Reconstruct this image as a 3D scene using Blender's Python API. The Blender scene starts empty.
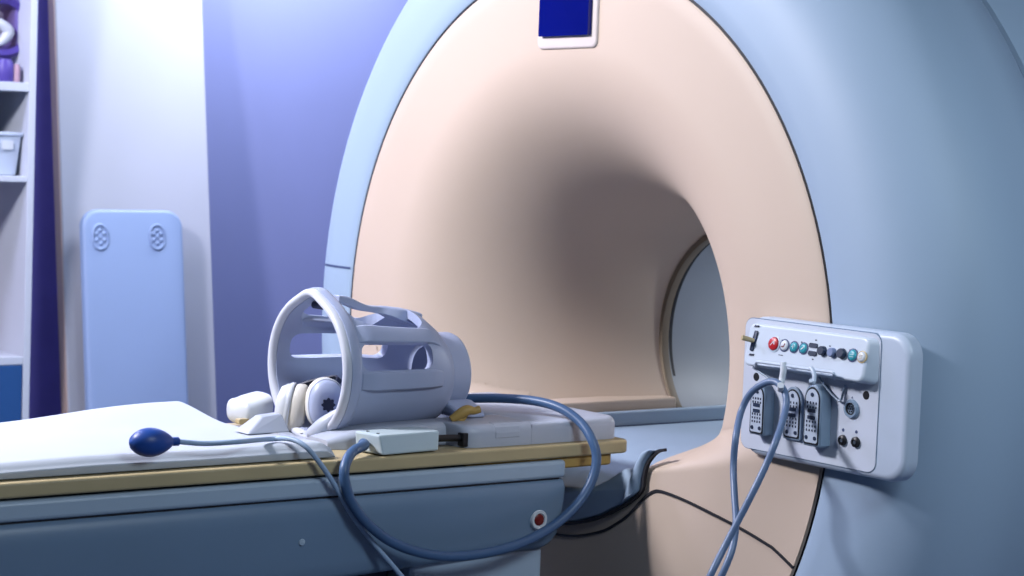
import bpy, bmesh, math, random
from mathutils import Vector, Matrix
random.seed(4)
PI = math.pi
sc = bpy.context.scene
COL = sc.collection

# ------------------------------------------------------------------ camera
FL = 2000.0
CAM = Vector((3.657626, -2.81802791, 1.39119972))
CR = Vector((0.59079507, 0.80595184, 0.03745422))
CU = Vector((-0.0747778, 0.00847489, 0.99716421))
CF = Vector((-0.80334891, 0.59192044, -0.06527423))
cd = bpy.data.cameras.new('camera')
cam = bpy.data.objects.new('camera', cd)
COL.objects.link(cam)
cam.matrix_world = Matrix(((CR.x, CU.x, -CF.x, CAM.x), (CR.y, CU.y, -CF.y, CAM.y), (CR.z, CU.z, -CF.z, CAM.z), (0, 0, 0, 1)))
cd.sensor_width = 36.0
cd.lens = FL * 36.0 / 1024.0
cd.clip_start = 0.05
cd.dof.use_dof = True
cd.dof.focus_distance = 4.1
cd.dof.aperture_fstop = 5.0
sc.camera = cam


def at(px, py, x=None, y=None, z=None):
    """the point of the room seen at a pixel of the photograph, on a plane x / y / z = const"""
    d = CF * FL + CR * (px - 512) - CU * (py - 288)
    if x is not None:
        t = (x - CAM.x) / d.x
    elif y is not None:
        t = (y - CAM.y) / d.y
    else:
        t = (z - CAM.z) / d.z
    return CAM + d * t


# ------------------------------------------------------------------ materials
def lin(h):
    h = h.lstrip('#')
    out = []
    for i in (0, 2, 4):
        c = int(h[i:i + 2], 16) / 255
        out.append(c / 12.92 if c <= 0.04045 else ((c + 0.055) / 1.055) ** 2.4)
    return (*out, 1)


def mat(name, hexc, rough=0.45, var=0.04, scale=6.0, bump=0.0, bscale=300.0, metal=0.0, coat=0.0, emit=None, spec=0.35, alpha=None):
    m = bpy.data.materials.new(name)
    m.use_nodes = True
    nt = m.node_tree
    b = nt.nodes['Principled BSDF']
    c = tuple(v * 0.62 for v in lin(hexc)[:3]) + (1,)
    tc = nt.nodes.new('ShaderNodeTexCoord')
    n = nt.nodes.new('ShaderNodeTexNoise')
    n.inputs['Scale'].default_value = scale
    n.inputs['Detail'].default_value = 3
    nt.links.new(tc.outputs['Object'], n.inputs['Vector'])
    r = nt.nodes.new('ShaderNodeValToRGB')
    r.color_ramp.elements[0].position = 0.3
    r.color_ramp.elements[1].position = 0.7
    r.color_ramp.elements[0].color = tuple(v * (1 - var) for v in c[:3]) + (1,)
    r.color_ramp.elements[1].color = tuple(min(1, v * (1 + var)) for v in c[:3]) + (1,)
    nt.links.new(n.outputs['Fac'], r.inputs['Fac'])
    nt.links.new(r.outputs['Color'], b.inputs['Base Color'])
    b.inputs['Roughness'].default_value = rough
    b.inputs['Metallic'].default_value = metal
    b.inputs['Specular IOR Level'].default_value = spec
    b.inputs['Coat Weight'].default_value = coat
    if bump:
        n2 = nt.nodes.new('ShaderNodeTexNoise')
        n2.inputs['Scale'].default_value = bscale
        nt.links.new(tc.outputs['Object'], n2.inputs['Vector'])
        bp = nt.nodes.new('ShaderNodeBump')
        bp.inputs['Strength'].default_value = bump
        bp.inputs['Distance'].default_value = 0.002
        nt.links.new(n2.outputs['Fac'], bp.inputs['Height'])
        nt.links.new(bp.outputs['Normal'], b.inputs['Normal'])
    if emit:
        b.inputs['Emission Color'].default_value = lin(emit[0])
        b.inputs['Emission Strength'].default_value = emit[1]
    return m


M = {}
M['beige'] = mat('beige_plastic', 'dfcbb9', 0.55, 0.02, 2.0, spec=0.3)
M['shell'] = mat('pale_blue_grey_plastic', 'aac1da', 0.55, 0.02, 2.0)
M['tube'] = mat('bore_liner', 'a8b0bc', 0.45, 0.05, 4.0)
M['rim'] = mat('grey_beige_rim', '8c7e6c', 0.5)
M['seam'] = mat('dark_gasket', '23242c', 0.6)
M['seam_blue'] = mat('blue_grey_joint', '4c5c86', 0.6)
M['cover'] = mat('table_cover_plastic', '7c96b2', 0.4, 0.03, 3.0)
M['cover_lip'] = mat('table_lip_plastic', 'b4c8dc', 0.4, 0.03, 3.0)
M['rail'] = mat('beige_board', 'c8b68c', 0.5, 0.05, 9.0)
M['yellow'] = mat('yellow_beige_plastic', 'c7a35a', 0.5, 0.04, 9.0)
M['sheet'] = mat('white_vinyl', 'ccd5e1', 0.5, 0.02, 5.0, bump=0.15, bscale=14)
M['platform'] = mat('light_grey_moulded_plastic', 'c2cadb', 0.4, 0.02, 4.0)
M['coil'] = mat('lavender_grey_plastic', 'b4c0e0', 0.42, 0.03, 5.0)
M['coil_light'] = mat('pale_plastic_rim', 'dfe4f2', 0.4, 0.02, 5.0)
M['cable'] = mat('blue_grey_rubber', '4a6a94', 0.4, 0.05, 20.0)
M['cable_pale'] = mat('pale_blue_tube', 'a9c2e0', 0.4, 0.05, 20.0)
M['cable_panel'] = mat('slate_blue_rubber', '6880a4', 0.4, 0.04, 20.0)
M['bulb'] = mat('navy_rubber', '1f4fa6', 0.42, 0.05, 20.0)
M['black'] = mat('black_plastic', '14161e', 0.45)
M['navy'] = mat('dark_navy_plastic', '1c2644', 0.5)
M['white'] = mat('white_plastic', 'e4ebf4', 0.4, 0.02)
M['cream'] = mat('cream_foam', 'ece9e0', 0.7, 0.03, 12)
M['jbox'] = mat('pale_aqua_plastic', 'd2e4ec', 0.4, 0.02)
M['panel'] = mat('panel_plastic', 'cddcf0', 0.38, 0.02, 6)
M['panel_face'] = mat('panel_plate', 'dde6f6', 0.42, 0.02, 6)
M['panel_bar'] = mat('panel_bar_plastic', 'd8e6f6', 0.36, 0.02, 6)
M['plug'] = mat('connector_grey', '8ea4bc', 0.4, 0.04, 30)
M['plug_face'] = mat('connector_label', 'c8d6e8', 0.45, 0.02, 30)
M['steel'] = mat('brushed_steel', '8c98a8', 0.3, 0.03, 30, metal=0.9)
M['red'] = mat('red_plastic', 'c81e28', 0.35)
M['darkred'] = mat('dark_red_plastic', '7a1c1c', 0.35)
M['teal'] = mat('teal_plastic', '38a8b8', 0.35)
M['dark_knob'] = mat('charcoal_blue_knob', '2c3a54', 0.35)
M['grey_knob'] = mat('grey_blue_knob', '7f90b8', 0.35)
M['screen'] = mat('blue_display_glass', '060f6a', 0.1, 0.1, 8, emit=('0a1c90', 0.18))
M['bezel'] = mat('pale_bezel', 'ece0dc', 0.45)
M['wall'] = mat('lavender_wall_paint', '9099d0', 0.75, 0.02, 3, bump=0.1, bscale=120)
M['ceil'] = mat('grey_ceiling_paint', 'a4acbc', 0.8)
M['wall_dim'] = mat('slate_wall_paint', '565c74', 0.8)
M['floor'] = mat('blue_grey_vinyl_floor', '7484a0', 0.4, 0.06, 8)
M['base'] = mat('grey_baseboard', '6c7694', 0.5)
M['wall_shade'] = mat('violet_wall_shade', '988af0', 0.6, 0.08, 5)  # shade of the wall gap put into the colour
M['board_white'] = mat('off_white_laminate', 'c8ccdc', 0.5, 0.02, 3)
M['board_edge'] = mat('peach_edge_band', 'd8bdb4', 0.5, 0.03)
M['board_blue'] = mat('sky_blue_plastic', '9fb6e0', 0.45, 0.02, 3)
M['shelf'] = mat('white_shelf_laminate', 'dfe6f4', 0.5, 0.02)
M['shelf_back'] = mat('pinkish_back_panel', 'dcb6c8', 0.6, 0.03)
M['purple'] = mat('purple_plastic', '5c4cac', 0.45, 0.05)
M['lilac'] = mat('lilac_plastic', '8476c0', 0.45, 0.05)
M['bin_blue'] = mat('blue_door_laminate', '2a5c9c', 0.5, 0.04)
M['bin_white'] = mat('white_bin_plastic', 'd4e2f8', 0.4, 0.02)


# ------------------------------------------------------------------ mesh helpers
def link(name, bm, m, parent=None, smooth=True, angle=40, bevel=0, seg=2):
    bmesh.ops.recalc_face_normals(bm, faces=bm.faces[:])
    me = bpy.data.meshes.new(name)
    bm.to_mesh(me)
    bm.free()
    o = bpy.data.objects.new(name, me)
    COL.objects.link(o)
    me.materials.append(M[m] if isinstance(m, str) else m)
    if smooth:
        for p in me.polygons:
            p.use_smooth = True
        a = math.radians(angle)
        b2 = bmesh.new()
        b2.from_mesh(me)
        for e in b2.edges:
            e.smooth = not (len(e.link_faces) == 2 and e.calc_face_angle(0) > a)
        b2.to_mesh(me)
        b2.free()
    if bevel:
        md = o.modifiers.new('bevel', 'BEVEL')
        md.width = bevel
        md.segments = seg
        md.limit_method = 'ANGLE'
        md.angle_limit = math.radians(35)
        md.harden_normals = False
    if parent is not None:
        o.parent = parent
        o.matrix_parent_inverse = parent.matrix_world.inverted()
    return o


def thing(name, label, cat, loc=(0, 0, 0), group=None):
    o = bpy.data.objects.new(name, None)
    COL.objects.link(o)
    o.location = loc
    o.matrix_world = Matrix.Translation(loc)
    o.empty_display_size = 0.05
    tag(o, label, cat, group)
    return o


def tag(o, label, cat, group=None):
    o['label'] = label
    o['category'] = cat
    if group:
        o['group'] = group
    return o


def struct(o):
    o['kind'] = 'structure'
    return o


def box(bm, x0, x1, y0, y1, z0, z1, mtx=None):
    vs = [bm.verts.new((x, y, z)) for x in (x0, x1) for y in (y0, y1) for z in (z0, z1)]
    idx = [(0, 1, 3, 2), (4, 6, 7, 5), (0, 4, 5, 1), (2, 3, 7, 6), (0, 2, 6, 4), (1, 5, 7, 3)]
    for f in idx:
        bm.faces.new([vs[i] for i in f])
    if mtx is not None:
        for v in vs:
            v.co = mtx @ v.co
    return vs


def rr_poly(w, h, r, n=6):
    """rounded rectangle outline centred on 0"""
    pts = []
    for cx, cy, a0 in ((w / 2 - r, h / 2 - r, 0), (-w / 2 + r, h / 2 - r, 90), (-w / 2 + r, -h / 2 + r, 180), (w / 2 - r, -h / 2 + r, 270)):
        for k in range(n + 1):
            a = math.radians(a0 + 90 * k / n)
            pts.append((cx + r * math.cos(a), cy + r * math.sin(a)))
    return pts


def prism(bm, pts, d0, d1, axis='y', edge=0.0, mtx=None, es=3):
    """outline pts in a plane, extruded from d0 to d1 along axis; edge rounds the d1 rim (towards d1)"""
    def P(a, b, d):
        v = Vector((a, d, b)) if axis == 'y' else Vector((d, a, b)) if axis == 'x' else Vector((a, b, d))
        return mtx @ v if mtx is not None else v
    n = len(pts)
    cx = sum(p[0] for p in pts) / n
    cy = sum(p[1] for p in pts) / n
    w = max(abs(p[0] - cx) for p in pts)
    h = max(abs(p[1] - cy) for p in pts)
    loops = [(1.0, 1.0, d0)]
    if edge:
        s = 1 if d1 > d0 else -1
        for k in range(es + 1):
            a = PI / 2 * k / es
            off = edge * (1 - math.cos(a))
            loops.append((1 - off / w, 1 - off / h, d1 - s * edge * (1 - math.sin(a))))
    else:
        loops.append((1, 1, d1))
    rings = []
    for sx, sy, d in loops:
        rings.append([bm.verts.new(P(cx + (p[0] - cx) * sx, cy + (p[1] - cy) * sy, d)) for p in pts])
    for a, b in zip(rings, rings[1:]):
        for i in range(n):
            bm.faces.new((a[i], a[(i + 1) % n], b[(i + 1) % n], b[i]))
    bm.faces.new(rings[0])
    bm.faces.new(rings[-1])


def lathe(bm, prof, seg=48, axis='y', c=(0, 0, 0), a0=0.0, a1=2 * PI, fn=None, closed=False, mtx=None):
    """prof = [(r, d)] turned round an axis through c; closed joins the profile's ends"""
    full = abs(a1 - a0 - 2 * PI) < 1e-6
    n = seg if full else seg + 1
    rows = []
    for k in range(n):
        a = a0 + (a1 - a0) * k / seg
        row = []
        for r, d in prof:
            rr = fn(r, d, a) if fn else r
            u, w = rr * math.sin(a), rr * math.cos(a)
            v = Vector((u, d, w)) if axis == 'y' else Vector((d, u, w)) if axis == 'x' else Vector((u, w, d))
            v = v + Vector(c)
            if mtx is not None:
                v = mtx @ v
            row.append(bm.verts.new(v))
        rows.append(row)
    m = len(prof)
    for k in range(seg):
        A, B = rows[k], rows[(k + 1) % n]
        for i in range(m if closed else m - 1):
            j = (i + 1) % m
            q = [A[i], A[j], B[j], B[i]]
            try:
                bm.faces.new(q)
            except ValueError:
                pass
    if not full and closed:
        bm.faces.new(rows[0])
        bm.faces.new(rows[-1])
    bmesh.ops.remove_doubles(bm, verts=bm.verts[:], dist=1e-6)


def catmull(pts, n=10):
    P = [Vector(p) for p in pts]
    P = [P[0] * 2 - P[1]] + P + [P[-1] * 2 - P[-2]]
    out = []
    for i in range(1, len(P) - 2):
        p0, p1, p2, p3 = P[i - 1:i + 3]
        for k in range(n):
            t = k / n
            out.append(0.5 * ((2 * p1) + (p2 - p0) * t + (2 * p0 - 5 * p1 + 4 * p2 - p3) * t * t + (-p0 + 3 * p1 - 3 * p2 + p3) * t ** 3))
    out.append(P[-2])
    return out


def tube(bm, pts, r, n=12, smooth=10, flat=None):
    path = catmull(pts, smooth) if smooth else [Vector(p) for p in pts]
    N = len(path)
    t0 = (path[1] - path[0]).normalized()
    up = Vector((0, 0, 1)) if abs(t0.z) < 0.9 else Vector((1, 0, 0))
    u = t0.cross(up).normalized()
    rings = []
    for i in range(N):
        t = (path[min(i + 1, N - 1)] - path[max(i - 1, 0)]).normalized()
        u = (u - t * u.dot(t)).normalized()
        w = t.cross(u)
        rad = r(i / (N - 1)) if callable(r) else r
        rings.append([bm.verts.new(path[i] + (u * math.cos(2 * PI * k / n) + w * math.sin(2 * PI * k / n)) * rad) for k in range(n)])
    for a, b in zip(rings, rings[1:]):
        for k in range(n):
            bm.faces.new((a[k], a[(k + 1) % n], b[(k + 1) % n], b[k]))
    bm.faces.new(rings[0])
    bm.faces.new(rings[-1])
    return path


def ribbon(bm, pts, w, nrm, thick=0.002):
    """a thin strip along points, width w across, standing proud along nrm(p)"""
    rows = []
    N = len(pts)
    for i, p in enumerate(pts):
        t = (pts[min(i + 1, N - 1)] - pts[max(i - 1, 0)]).normalized()
        n = nrm(p)
        s = t.cross(n).normalized()
        rows.append([bm.verts.new(p + s * (w / 2) - n * thick), bm.verts.new(p + s * (w / 2) + n * thick), bm.verts.new(p - s * (w / 2) + n * thick), bm.verts.new(p - s * (w / 2) - n * thick)])
    for a, b in zip(rows, rows[1:]):
        for k in range(4):
            bm.faces.new((a[k], a[(k + 1) % 4], b[(k + 1) % 4], b[k]))
    bm.faces.new(rows[0])
    bm.faces.new(rows[-1])


def grid_solid(bm, U, V, top, bot):
    A = [[bm.verts.new(top(u, v)) for v in V] for u in U]
    B = [[bm.verts.new(bot(u, v)) for v in V] for u in U]
    nu, nv = len(U), len(V)
    for i in range(nu - 1):
        for j in range(nv - 1):
            bm.faces.new((A[i][j], A[i + 1][j], A[i + 1][j + 1], A[i][j + 1]))
            bm.faces.new((B[i][j], B[i][j + 1], B[i + 1][j + 1], B[i + 1][j]))
    for i in range(nu - 1):
        bm.faces.new((A[i][0], B[i][0], B[i + 1][0], A[i + 1][0]))
        bm.faces.new((A[i][-1], A[i + 1][-1], B[i + 1][-1], B[i][-1]))
    for j in range(nv - 1):
        bm.faces.new((A[0][j], A[0][j + 1], B[0][j + 1], B[0][j]))
        bm.faces.new((A[-1][j], B[-1][j], B[-1][j + 1], A[-1][j + 1]))


def sstep(a, b, x):
    t = max(0.0, min(1.0, (x - a) / (b - a)))
    return t * t * (3 - 2 * t)


def lerp(a, b, n):
    return [a + (b - a) * i / (n - 1) for i in range(n)]


def NB():
    return bmesh.new()


# ------------------------------------------------------------------ the room
XW = -3.0     # left wall
bm = NB(); box(bm, XW - 0.1, 5.6, -5.1, 3.1, -0.1, 0); struct(link('floor', bm, 'floor', smooth=False))
bm = NB(); box(bm, XW - 0.1, 5.6, -5.1, 3.1, 2.8, 2.9); struct(link('ceiling', bm, 'ceil', smooth=False))
bm = NB(); box(bm, XW - 0.1, XW, -5.1, 3.1, 0, 2.8); struct(link('wall_left', bm, 'wall', smooth=False))
bm = NB(); box(bm, XW, 5.6, 3.0, 3.1, 0, 2.8); struct(link('wall_back', bm, 'wall', smooth=False))
bm = NB(); box(bm, 5.5, 5.6, -5.1, 3.0, 0, 2.8); struct(link('wall_right', bm, 'wall_dim', smooth=False))
bm = NB(); box(bm, XW, 5.5, -5.1, -5.0, 0, 2.8); struct(link('wall_front', bm, 'wall_dim', smooth=False))
bm = NB(); box(bm, XW, XW + 0.015, 0.05, 3.0, 0, 0.1); struct(link('baseboard_left', bm, 'base', smooth=False, bevel=0.004))
# violet strip painting the shade on the wall between the shelf and the leaning boards
bm = NB(); box(bm, XW, XW + 0.012, -0.45, 0.12, 0, 2.8); struct(link('wall_shade_strip', bm, 'wall_shade', smooth=False))

# ------------------------------------------------------------------ MRI scanner
ZC = 0.95
RB = 0.288          # bore liner
FA, FB = 0.42, 0.73
scan = thing('mri_scanner', 'large round MRI scanner with beige funnel mouth and pale blue rounded shell', 'scanner', (0, 0.6, 0))


def fy(r):
    if r >= RB + FA:
        return 0.0
    s = min(1.0, (RB + FA - r) / FA)
    return FB - FB * math.sqrt(max(0, 1 - s * s))


TM = math.acos(1 - 0.59 / FB)
prof = []
for k in range(41):
    t = TM * (1 - k / 40)
    prof.append((RB + FA - FA * math.sin(t), FB - FB * math.cos(t)))
prof += [(0.85, 0.0), (0.885, 0.0), (0.893, 0.004), (0.893, 0.05)]
bm = NB(); lathe(bm, prof, 160, c=(0, 0, ZC))
front = link('front_cover', bm, 'beige', scan, angle=60)

# beige apron under the bore, closing the lower part of the funnel
U_R = 0.40


def shelf_z(x):
    return 0.775 + 0.20 * (abs(x) - 0.37)


def apron_y(r, x, z):
    w = sstep(0.0, 1.0, (shelf_z(x) + 0.02 - z) / 0.075)
    return fy(r) + (-0.022 * (1 - sstep(0.6, 0.88, r)) - fy(r)) * w - 0.002, w


AO = sorted([(p.x, p.z) for p in (at(a, b, y=-0.03) for a, b in ((641, 476), (638, 490.5), (622, 504), (598, 516), (574, 522), (555, 523)))])


def inside_trough(x, z):
    x = abs(x)
    if x > AO[-1][0]:
        return False
    zl = AO[0][1]
    for (xa, za), (xb, zb) in zip(AO, AO[1:]):
        if xa <= x <= xb:
            zl = za + (zb - za) * (x - xa) / (xb - xa)
    return z > zl + 0.006


bm = NB()
NA, NR = 300, 90
rows = []
for i in range(NA + 1):
    a = math.radians(-130 + 260 * i / NA)
    row = []
    for j in range(NR + 1):
        r = U_R + (0.892 - U_R) * j / NR
        x, z = r * math.sin(a), ZC - r * math.cos(a)
        y, w = apron_y(r, x, z)
        if inside_trough(x, z):
            w = -1
        row.append((bm.verts.new((x, y, max(z, 0.003))), w))
    rows.append(row)
for i in range(NA):
    for j in range(NR):
        q = (rows[i][j], rows[i + 1][j], rows[i + 1][j + 1], rows[i][j + 1])
        if max(v[1] for v in q) > 0.0 and min(v[1] for v in q) > -0.5:
            bm.faces.new([v[0] for v in q])
loose = [v for v in bm.verts if not v.link_faces]
bmesh.ops.delete(bm, geom=loose, context='VERTS')
apron = link('lower_apron', bm, 'beige', scan, angle=80)

# seams of the apron: a U round the table trough, then straight out to the shell
def on_apron(x, z):
    r = math.hypot(x, z - ZC)
    return Vector((x, apron_y(r, x, z)[0], z))


pts2 = []
us = [at(px, py, y=-0.024) for px, py in ((560, 535), (580, 535.5), (603, 531), (618, 523), (629, 515), (640, 503), (648, 495), (654, 491.5), (660, 491), (675, 496), (700, 507.5), (735, 527.5), (765, 548))]
for p in catmull(us, 6):
    pts2.append(on_apron(p.x, p.z))
e = at(794, 567.5, y=0.0)
pts2 += [on_apron(pts2[-1].x + (e.x - pts2[-1].x) * t, pts2[-1].z + (e.z - pts2[-1].z) * t) for t in (0.33, 0.66, 1.0)]
mir = [on_apron(-p.x, p.z) for p in reversed(pts2) if p.x > 0.12]
mid0 = [on_apron(x, pts2[0].z) for x in lerp(-0.11, pts2[0].x - 0.01, 8)]
bm = NB(); ribbon(bm, mir + mid0 + pts2, 0.0055, lambda p: Vector((0, -1, 0)), 0.003)
link('apron_seam', bm, 'seam', apron)

# grey trough the table top slides into
def curve(pix, y):
    P = sorted([(p.x, p.z) for p in (at(a, b, y=y) for a, b in pix)])
    P = [(0.0, P[0][1] - 0.012)] + P
    return P


def interp(P, x):
    x = abs(x)
    if x >= P[-1][0]:
        return P[-1][1]
    for (xa, za), (xb, zb) in zip(P, P[1:]):
        if xa <= x <= xb:
            return za + (zb - za) * (x - xa) / (xb - xa)


YT = -0.036
OC = curve([(641, 476), (638, 490.5), (622, 504), (598, 516), (574, 522), (555, 523)], YT)
IC = curve([(630, 468.5), (622, 469), (608, 478.6), (594, 485.4), (577, 487.5)], YT)
HWF = OC[-1][0]
rows = []
bm = NB()
us = lerp(-1, 1, 61)
for y in [YT, YT + 0.004, YT + 0.012, 0.0, 0.04, 0.08, 0.12, 0.16, 0.2, 0.25, 0.3, 0.36, 0.42, 0.6, 1.0, 1.65]:
    t = sstep(0.0, 0.36, y)
    hw = HWF + (0.19 - HWF) * sstep(0.02, 0.42, y)
    rnd = 0.006 if y == YT else 0.002 if y < YT + 0.006 else 0
    top, bot = [], []
    for u in us:
        x = u * hw
        zi = interp(IC, u * HWF) - rnd
        zo = interp(OC, u * HWF) + rnd
        zt = zi + (0.728 - zi) * t
        zb = zo + (0.69 - zo) * t
        top.append(bm.verts.new((x, y, max(zt, zb + 0.004))))
        bot.append(bm.verts.new((x, y, zb)))
    rows.append(top + bot[::-1])
m = len(rows[0])
for A, B in zip(rows, rows[1:]):
    for k in range(m):
        bm.faces.new((A[k], A[(k + 1) % m], B[(k + 1) % m], B[k]))
bm.faces.new(rows[0]); bm.faces.new(rows[-1])
bmesh.ops.remove_doubles(bm, verts=bm.verts[:], dist=1e-5)
trough = link('table_trough', bm, 'shell', scan, angle=50)
# raised lips at both sides of the trough
for s in (1, -1):
    bm = NB()
    oc = [at(a, b, y=YT) for a, b in ((655, 450.5), (650, 456), (645, 464), (641, 477), (638.5, 491))]
    ic = [at(a, b, y=YT) for a, b in ((648, 449.5), (641, 453.5), (636, 464), (630, 479), (622, 503))]
    oc = catmull(oc, 5); ic = catmull(ic, 5)
    rows = []
    for k in range(11):
        th = PI * k / 10
        f = (1 - math.cos(th)) / 2
        rows.append([bm.verts.new((s * (p.x + (q.x - p.x) * f), YT + 0.006 - 0.016 * math.sin(th), p.z + (q.z - p.z) * f)) for p, q in zip(oc, ic)])
    rows.append([bm.verts.new((s * (p.x * .4 + q.x * .6), YT + 0.012, p.z * .4 + q.z * .6)) for p, q in zip(oc, ic)])
    rows = [list(c) for c in zip(*rows)]
    m = len(rows[0])
    for A, B in zip(rows, rows[1:]):
        for k in range(m):
            bm.faces.new((A[k], A[(k + 1) % m], B[(k + 1) % m], B[k]))
    bm.faces.new(rows[0]); bm.faces.new(rows[-1])
    link('trough_lip', bm, 'shell', trough, angle=70)
bm = NB()
gp = [at(a, b, y=YT) for a, b in ((664, 450), (657, 451.5), (651, 457), (646, 465), (643, 477), (640.5, 491), (624, 505), (600, 517), (576, 523), (557, 524.5))]
gp = catmull([Vector((p.x, YT + 0.004, p.z)) for p in gp], 6)
gz = gp[-1]
gm = [Vector((x, YT + 0.004, gz.z - 0.010 * (1 - (x / gz.x) ** 2))) for x in lerp(gz.x, -gz.x, 12)[1:-1]]
ribbon(bm, gp + gm + [Vector((-p.x, p.y, p.z)) for p in reversed(gp)], 0.0065, lambda p: Vector((0, -1, 0)), 0.004)
link('trough_gasket', bm, 'seam', scan)

# bore tube, its rim, and the sliding bridge inside
bm = NB(); lathe(bm, [(0.291, 0.6), (0.291, 1.7), (0.305, 1.7), (0.305, 0.6)], 96, c=(0, 0, ZC), closed=True)
link('bore_tube', bm, 'tube', scan)
bm = NB(); lathe(bm, [(0.300, 0.578), (0.288, 0.580), (0.286, 0.588), (0.287, 0.602), (0.300, 0.606)], 96, c=(0, 0, ZC - 0.006), closed=True)
link('bore_rim', bm, 'rim', scan)
bm = NB(); lathe(bm, [(0.2965, 0.607), (0.2895, 0.607), (0.2895, 0.616), (0.2965, 0.616)], 96, c=(0, 0, ZC - 0.004), closed=True)
link('rim_gasket', bm, 'seam', scan)
for s in (-1, 1):
    bm = NB(); box(bm, s * 0.196 - 0.012, s * 0.196 + 0.012, 0.5 if s > 0 else 0.12, 1.65, 0.716, 0.764)
    link('guide_rail', bm, 'shell', scan, smooth=False, bevel=0.004)
    bm = NB(); box(bm, min(s * 0.212, s * 0.30), max(s * 0.212, s * 0.30), 0.5 if s > 0 else 0.2, 0.574, 0.70, 0.790)
    link('ledge', bm, 'beige', scan, smooth=False, bevel=0.005)
bm = NB(); ribbon(bm, [Vector((-0.1835, y, 0.7292)) for y in lerp(0.2, 1.6, 8)], 0.004, lambda p: Vector((0, 0, 1)), 0.001)
link('rail_joint', bm, 'seam_blue', scan, smooth=False)

# outer shell
RO, RHO, Y1 = 1.2, 0.225, 0.385
pr = [(0.90, 0.05), (0.90, 0.004), (0.906, 0.0), (0.94, -0.001), (0.975, 0.0)]
for k in range(1, 17):
    t = PI / 2 * k / 16
    pr.append((0.975 + RHO * math.sin(t), RHO - RHO * math.cos(t)))
pr += [(RO, 0.30), (RO, Y1 - 0.006), (RO - 0.006, Y1)]


def clampfloor(bm):
    for v in bm.verts:
        if v.co.z < 0.004:
            v.co.z = 0.004


bm = NB(); lathe(bm, pr, 160, c=(0, 0, ZC)); clampfloor(bm)
shell = link('outer_shell', bm, 'shell', scan, angle=50)
bm = NB(); lathe(bm, [(RO - 0.012, Y1 - 0.004), (RO - 0.012, Y1 + 0.018)], 160, c=(0, 0, ZC)); clampfloor(bm)
link('shell_joint', bm, 'seam_blue', shell)
bm = NB(); lathe(bm, [(RO - 0.012, Y1 + 0.013), (RO - 0.002, Y1 + 0.015), (RO, Y1 + 0.021), (RO, 1.55), (1.16, 1.68), (1.02, 1.78), (0.3, 1.78), (0.285, 1.70)], 160, c=(0, 0, ZC)); clampfloor(bm)
link('rear_shell', bm, 'shell', scan, angle=50)
bm = NB(); lathe(bm, [(0.892, 0.006), (0.901, 0.006), (0.901, 0.03), (0.892, 0.03)], 160, c=(0, 0, ZC), closed=True); clampfloor(bm)
link('face_joint', bm, 'seam', scan)
# level joint on the left side of the shell
def shell_pts(z):
    out = []
    for r, y in pr[2:]:
        x = -math.sqrt(r * r - (z - ZC) ** 2)
        out.append(Vector((x, y, z)))
    return out


zs = at(337, 266.5, y=0.0).z
sp = shell_pts(zs)
bm = NB()
rows = []
for i, p in enumerate(sp):
    t = (sp[min(i + 1, len(sp) - 1)] - sp[max(i - 1, 0)]).normalized()
    n = t.cross(Vector((0, 0, 1))).normalized()
    if n.y > 0:
        n = -n
    rows.append([bm.verts.new(p + n * dn + Vector((0, 0, dz))) for dn, dz in ((-0.003, -0.003), (0.0012, -0.003), (0.0012, 0.003), (-0.003, 0.003))])
for A, B in zip(rows, rows[1:]):
    for k in range(4):
        bm.faces.new((A[k], A[(k + 1) % 4], B[(k + 1) % 4], B[k]))
link('level_joint', bm, 'seam_blue', shell)

# display above the bore
bm = NB(); prism(bm, [(0.013 + a, 1.768 + b) for a, b in rr_poly(0.222, 0.25, 0.016)], 0.03, -0.006, 'y', 0.006)
bez = link('display_bezel', bm, 'bezel', scan, angle=50)
bm = NB(); prism(bm, [(0.012 + a, 1.782 + b) for a, b in rr_poly(0.184, 0.25 - 0.03, 0.004)], -0.004, -0.016, 'y')
link('display_screen', bm, 'screen', bez, smooth=False)
# ------------------------------------------------------------------ patient table
HX = 0.28
Y0 = -2.75
table = thing('patient_table', 'blue-grey MRI patient table with beige board edge pointing into the scanner', 'table', (0, -0.9, 0))


def rect_prism_y(bm, pts, y0, y1):
    prism(bm, pts, y0, y1, 'y')


# beige table top board, with rounded nose
def board(bm, x, y0, y1, z0, z1, rc):
    out = [(-x, y0), (x, y0)]
    for k in range(7):
        a = PI / 2 * k / 6
        out.append((x - rc + rc * math.cos(a), y1 - rc + rc * math.sin(a)))
    for k in range(7):
        a = PI / 2 + PI / 2 * k / 6
        out.append((-x + rc + rc * math.cos(a), y1 - rc + rc * math.sin(a)))
    prism(bm, out, z0, z1, 'z')


bm = NB(); board(bm, HX, Y0, 0.018, 0.7475, 0.776, 0.03)
link('table_board', bm, 'rail', table, angle=35, bevel=0.005, seg=3)
bm = NB(); board(bm, HX - 0.012, -0.42, -0.022, 0.722, 0.7475, 0.02)
link('board_catch', bm, 'yellow', table, angle=35, bevel=0.004)
# upper lip of the base cover
bm = NB(); board(bm, HX + 0.004, Y0, -0.166, 0.7045, 0.7425, 0.012)
link('cover_lip', bm, 'cover_lip', table, angle=35, bevel=0.008, seg=3)
bm = NB(); board(bm, HX - 0.004, Y0, -0.174, 0.7005, 0.7055, 0.012)
link('cover_joint', bm, 'seam', table, angle=35)
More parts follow.
